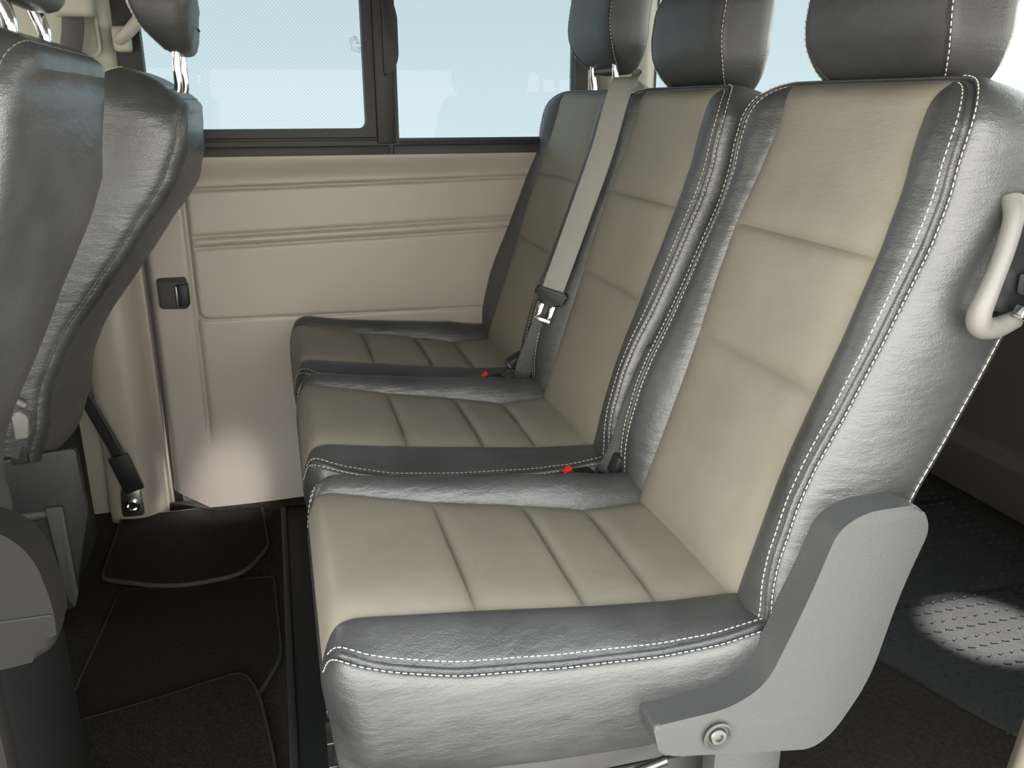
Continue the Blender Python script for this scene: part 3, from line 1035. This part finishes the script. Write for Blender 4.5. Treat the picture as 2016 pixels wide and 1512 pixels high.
# tongue: plastic bail and metal plate, lying along the strap
ax_t = np.array(ctr[-1]) - np.array(ctr[-2])
ax_t /= np.linalg.norm(ax_t)
zt = -Vector(ax_t)
yt_ = Vector((0.86, -0.42, 0.12)).normalized()
xt = yt_.cross(zt).normalized()
yt_ = zt.cross(xt).normalized()
MT = Matrix((xt, yt_, zt)).transposed().to_4x4()
MT.translation = Vector(ctr[-1]) + xt * -0.006
tg = prism('tongue', smooth_poly([(-0.034, 0.010), (0.034, 0.014), (0.036, -0.004), (0.022, -0.022), (-0.018, -0.024), (-0.036, -0.004)], 4, True, 0.010), -0.007, 0.009, M_blackpl, belt, 'x', 0.004)
tg.data.transform(MT)
bl = rbox('tongue_slot', 0.006, 0.012, -0.024, 0.024, 0.004, 0.009, M_darkpl, tg, r=0.001)
bl.data.transform(MT)
for s in (-1, 1):
    p = rbox('tongue_plate', -0.002, 0.001, s * 0.012 - 0.0045, s * 0.012 + 0.0045, -0.054, -0.020, M_chrome, tg, r=0.0008)
    p.data.transform(MT)
p = rbox('tongue_plate', -0.002, 0.001, -0.0165, 0.0165, -0.060, -0.052, M_chrome, tg, r=0.0008)
p.data.transform(MT)


def buckle(loc, label, yaw=0.0, tilt=0.0, clip=False):
    b = thing('seat_belt_buckle', label, 'buckle', loc, 'buckles in the gaps between the cushions')
    b.rotation_euler = (0, tilt, yaw)
    rbox('housing', -0.022, 0.030, -0.012, 0.012, -0.040, 0.001, M_blackpl, b, r=0.005, seg=3)
    prism('release_button', [(-0.022, 0.0005), (-0.006, 0.0015), (-0.010, 0.010)], -0.007, 0.007, M_red, b, 'y', 0.0015)
    if clip:
        rbox('metal_slot', -0.040, -0.020, -0.007, 0.007, -0.008, 0.002, M_steel, b, r=0.002)
    return b


buckle((0.419, 0.765, 0.432), 'buckle with red button and metal slot in gap beside the far seat', 0.1, 0.0, True)
buckle((0.440, 0.262, 0.418), 'buckle showing only a red button tip behind the nearest cushion', 0.05, 0.0)

st = thing('seat_belt', 'narrow black belt strap and block between the nearest and middle backrests', 'seat belt', (0.51, 0.262, 0.45))
o = (0.51, 0.262, 0.45)
ribbon('webbing', spline([L3(p, o) for p in [(0.572, 0.262, 0.62), (0.548, 0.256, 0.57), (0.528, 0.255, 0.518), (0.512, 0.256, 0.46), (0.487, 0.254, 0.412)]], 6), (0.86, -0.40, 0.3), 0.026, 0.004, webbing('charcoal_webbing', (0.045, 0.046, 0.047)), st)
M_ = Matrix.Translation(Vector(L3((0.512, 0.240, 0.428), o))) @ Matrix.Rotation(0.4, 4, 'Y')
rbox('belt_block', -0.016, 0.016, -0.014, 0.014, -0.016, 0.016, M_darkpl, st, r=0.003, M=M_)
M_ = Matrix.Translation(Vector(L3((0.508, 0.236, 0.400), o))) @ Matrix.Rotation(0.3, 4, 'Y')
rbox('block_tab', -0.010, 0.010, -0.010, 0.010, -0.022, 0.012, M_greypl, st, r=0.003, M=M_)

st = thing('seat_belt', 'black stub buckle and looped strap at root of the far backrest', 'seat belt', (0.475, 0.77, 0.45))
o = (0.475, 0.77, 0.45)
M_ = Matrix.Translation(Vector(L3((0.478, 0.775, 0.458), o))) @ Matrix.Rotation(-0.5, 4, 'Y')
rbox('belt_block', -0.016, 0.022, -0.016, 0.016, -0.014, 0.012, M_blackpl, st, r=0.004, M=M_)
rbox('block_face', -0.022, -0.0145, -0.014, 0.014, -0.013, 0.010, M_greypl, st, r=0.003, M=M_)
a = np.linspace(0.1, math.pi - 0.1, 14)
ribbon('strap_loop', [L3((0.462 - 0.022 * math.cos(t), 0.755, 0.425 + 0.020 * math.sin(t)), o) for t in a], (0.0, 1, 0), 0.016, 0.003, M_webdark, st)

bb = thing('seat_belt', 'black seat belt running down the beige pillar to a bolted floor anchor', 'seat belt', (-0.44, 1.12, 0.1))
o = (-0.44, 1.12, 0.1)
ribbon('webbing', spline([L3(p, o) for p in [(-0.505, 1.06, 0.47), (-0.475, 1.09, 0.38), (-0.445, 1.11, 0.28), (-0.418, 1.125, 0.185), (-0.408, 1.13, 0.12)]], 6), (0.8, -0.5, 0.15), 0.042, 0.003, M_webdark, bb)
ribbon('webbing_edge', spline([L3(p, o) for p in [(-0.487, 1.052, 0.46), (-0.457, 1.082, 0.37), (-0.428, 1.10, 0.27), (-0.405, 1.115, 0.19)]], 6), (0.8, -0.5, 0.15), 0.006, 0.004, M_greypl, bb)
rbox('belt_sleeve', -0.024, 0.024, -0.005, 0.005, -0.055, 0.045, M_blackpl, bb, r=0.004, M=Matrix.Translation(Vector(L3((-0.408, 1.118, 0.148), o))) @ Matrix.Rotation(-0.28, 4, 'Y'))
an = prism('anchor_plate', smooth_poly([(-0.425, 0.10), (-0.405, 0.115), (-0.380, 0.105), (-0.378, 0.03), (-0.43, 0.03)], 3, True, 0.01), 1.115, 1.121, M_steel, None, 'y', 0.001)
an.data.transform(Matrix.Translation(-Vector(o)))
an.parent = bb
lathe('anchor_bolt', [(0.016, 0), (0.017, 0.006), (0.012, 0.009), (0.009, 0.005), (0.001, 0.005)], L3((-0.402, 1.115, 0.060), o), (0, -1, 0), M_chrome, bb)
ub = [L3(p, o) for p in [(-0.372, 1.11, 1.20), (-0.378, 1.10, 1.14), (-0.392, 1.09, 1.08), (-0.42, 1.08, 0.98), (-0.46, 1.08, 0.86)]]
ribbon('upper_webbing', spline(ub, 8), (0.9, -0.4, 0.0), 0.050, 0.003, webbing('dark_grey_webbing', (0.05, 0.048, 0.043)), bb)
rbox('belt_guide_cover', 0.030, 0.108, -0.040, 0.02, 1.066, 1.24, M_trim_lt, bb, r=0.012, seg=3)

gh = thing('grab_handle', 'pale grab handle on the pillar beside the window', 'handle', (-0.28, 1.13, 1.13))
o = (-0.30, 1.13, 1.1)
tube('grip', spline([L3(p, o) for p in [(-0.318, 1.165, 1.095), (-0.312, 1.13, 1.098), (-0.285, 1.11, 1.118), (-0.262, 1.105, 1.150), (-0.25, 1.105, 1.22), (-0.25, 1.11, 1.30), (-0.262, 1.16, 1.34)]], 6), 0.013, M_trim_lt, gh, 12)
rbox('mount', -0.030, 0.004, 0.0, 0.05, -0.028, 0.024, M_trim_lt, gh, r=0.008, seg=3)

# ------------------------------------------------------------------ seats ahead: pedestals and details
pa = prism('recliner_cover', smooth_poly([(-0.46, 0.63), (-0.32, 0.632), (-0.275, 0.622), (-0.252, 0.590), (-0.243, 0.53), (-0.248, 0.482), (-0.30, 0.474), (-0.46, 0.474)], 5, True, [.02, .03, .03, .03, .03, .03, .02, .02]),
           -0.255, -0.205, M_cover, seatA, 'y', 0.012, 4)
rbox('cover_seam', -0.33, -0.246, -0.2562, -0.25, 0.5265, 0.5285, M_blackpl, pa, r=0)
rbox('pedestal', -0.80, -0.36, -0.19, 0.19, 0.0, 0.42, M_darkpl, seatA, r=0.02)
rbox('pedestal_post', -0.345, -0.318, -0.235, -0.20, 0.0, 0.47, M_cover, seatA, r=0.008)
pb = rbox('pedestal', -0.86, -0.50, -0.19, 0.19, 0.0, 0.42, M_darkpl, seatB, r=0.012)
prism('pedestal_side', smooth_poly([(-0.56, 0.38), (-0.395, 0.395), (-0.395, 0.26), (-0.445, 0.06), (-0.49, 0.06), (-0.54, 0.30)], 3, True, 0.015), -0.21, -0.195, M_darkpl, seatB, 'y', 0.004)
prism('pedestal_back', smooth_poly([(-0.19, 0.02), (0.19, 0.02), (0.19, 0.42), (-0.19, 0.42)], 3, True, 0.02), -0.49, -0.475, M_blackpl, seatB, 'x', 0.004)
tube('cross_bar', [(-0.60, -0.205, 0.262), (-0.44, -0.205, 0.268)], 0.010, M_greypl, seatB)
prism('bar_bracket', smooth_poly([(-0.462, 0.285), (-0.432, 0.285), (-0.432, 0.10), (-0.442, 0.07), (-0.452, 0.10)], 3, True, 0.006), -0.222, -0.212, M_greypl, seatB, 'y', 0.002)
prism('recline_lever', smooth_poly([(-0.475, 0.486), (-0.462, 0.492), (-0.450, 0.478), (-0.455, 0.440), (-0.478, 0.438)], 3, True, 0.005), -0.262, -0.235, M_handle, seatB, 'y', 0.003)
tube('lever_pivot', [(-0.478, -0.245, 0.512), (-0.455, -0.245, 0.494)], 0.006, M_handle, seatB)
rbox('hinge_plate', -0.50, -0.47, -0.235, -0.22, 0.38, 0.52, M_darkpl, seatB, r=0.006)


# ------------------------------------------------------------------ floor: mats, rail, luggage mat
def mat_on_floor(name, label, pts, z, thick, curl, rr, group='dark carpet mats in the footwell'):
    out = smooth_poly(pts, 6, True, rr)
    c = np.mean(np.array(out), 0)
    root = thing(name, label, 'mat', (c[0], c[1], 0), group)
    # pile: dense rings shrinking to the middle
    rings = [1.0, 0.985, 0.97, 0.93, 0.8, 0.6, 0.4, 0.2, 0.02]
    V, F = [], []
    n = len(out)
    def zz(p):
        return z + curl(p[0], p[1])
    for k, s in enumerate(rings):
        for p in out:
            q = c + (p - c) * s
            V.append((q[0] - c[0], q[1] - c[1], zz(q) + thick - (0.003 if k == 0 else 0)))
    for k in range(len(rings) - 1):
        for i in range(n):
            j = (i + 1) % n
            F.append((k * n + i, k * n + j, (k + 1) * n + j, (k + 1) * n + i))
    F.append(tuple((len(rings) - 1) * n + i for i in range(n)))
    pydata('pile', V, F, M_mat, root)
    V, F = [], []
    for p in out:
        q0, q1 = p - c, (p - c) * 0.972
        z_ = zz(p)
        V += [(q1[0], q1[1], z_ + thick + 0.001), (q0[0], q0[1], z_ + thick), (q0[0] * 1.006, q0[1] * 1.006, z_ + thick * 0.5), (q0[0], q0[1], z_), (q1[0], q1[1], z_)]
    for i in range(n):
        j = (i + 1) % n
        for k in range(4):
            F.append((i * 5 + k, j * 5 + k, j * 5 + k + 1, i * 5 + k + 1))
    pydata('bound_edge', V, F, M_matedge, root)
    return root


mat_on_floor('floor_mat', 'dark carpet mat tucked against the far wall, hindmost of three', [(-0.44, 1.15), (-0.10, 1.15), (-0.082, 0.90), (-0.135, 0.785), (-0.28, 0.765), (-0.44, 0.845)], 0.008, 0.008,
             lambda x, y: 0.0, [.02, .02, .03, .05, .1, .03])
mat_on_floor('floor_mat', 'middle dark carpet mat, its far edge under one mat and near edge under another', [(-0.395, 0.80), (-0.072, 0.775), (-0.060, 0.47), (-0.108, 0.345), (-0.30, 0.31), (-0.43, 0.34)], 0.0005, 0.007,
             lambda x, y: 0.0, [.02, .02, .03, .05, .1, .05])
mat_on_floor('floor_mat', 'brownish dark carpet mat nearest the doorway overlapping the next one', [(-0.452, 0.352), (-0.30, 0.382), (-0.128, 0.432), (-0.100, 0.36), (-0.074, 0.18), (-0.06, -0.15), (-0.43, -0.15)], 0.009, 0.009,
             lambda x, y: 0.0, [.03, .2, .03, .05, .05, .02, .02])

rail = thing('floor_rail', 'black plastic floor rail running under the bench fronts', 'rail', (-0.01, 0.4, 0))
rbox('rail_channel', -0.035, 0.11, -0.80, 0.78, 0.0, 0.010, M_blackpl, rail, r=0.003)
rbox('rail_lip', -0.045, -0.030, -0.80, 0.78, 0.0, 0.016, M_darkpl, rail, r=0.004)
edge = prism('step_edge', smooth_poly([(-0.335, 1.19), (-0.29, 1.175), (-0.235, 1.135), (-0.20, 1.115), (0.20, 1.115), (0.20, 1.20), (-0.335, 1.20)], 4, True, 0.02), 0.0, 0.018, M_carpet, None, 'z', 0.004)
tag(edge, 'black carpet kick strip along the foot of the far door lining', 'strip')
# ribbed rubber mat in the luggage space: outline with rounded front, tile borders, raised dashes
lm = thing('luggage_mat', 'black ribbed rubber mat in the luggage space behind the bench', 'mat', (1.25, 0.4, 0))
o = np.array((1.25, 0.4))
base = smooth_poly([(0.83, 1.16), (0.86, 0.50), (1.02, 0.19), (1.10, -0.06), (1.20, -0.20), (1.68, -0.20), (1.68, 1.16)], 6, True, [.03, .1, .2, .12, .1, .03, .03])
prism('mat_base', [tuple(p - o) for p in base], 0.0, 0.008, M_rubbermat, lm, 'z', 0.002)
for (x0, x1, y0, y1) in ((0.99, 1.66, 0.300, 0.312), (1.445, 1.457, -0.18, 0.30), (1.06, 1.66, 0.700, 0.712)):
    rbox('mat_border', x0 - o[0], x1 - o[0], y0 - o[1], y1 - o[1], 0.006, 0.0095, M_blackpl, lm, r=0)
bm = bmesh.new()
for i in range(26):
    for j in range(44):
        x = 1.03 + i * 0.026 + (0.013 if j % 2 else 0)
        y = -0.15 + j * 0.030
        if x > 1.65 or x < 1.03 + 0.28 * max(0, (0.12 - y)) or y > 1.13 or x < 0.99 + 0.1 * (y < 0.2):
            continue
        vs = box_bm(bm, -0.0065, 0.0065, -0.0022, 0.0022, 0.0075, 0.0108)
        a = 0.5 if j % 2 else -0.3
        bmesh.ops.rotate(bm, verts=vs, cent=(0, 0, 0), matrix=Matrix.Rotation(a, 3, 'Z'))
        bmesh.ops.translate(bm, verts=vs, vec=(x - o[0], y - o[1], 0))
stuff(from_bm('raised_tread', bm, M_rubbermat, lm, False))
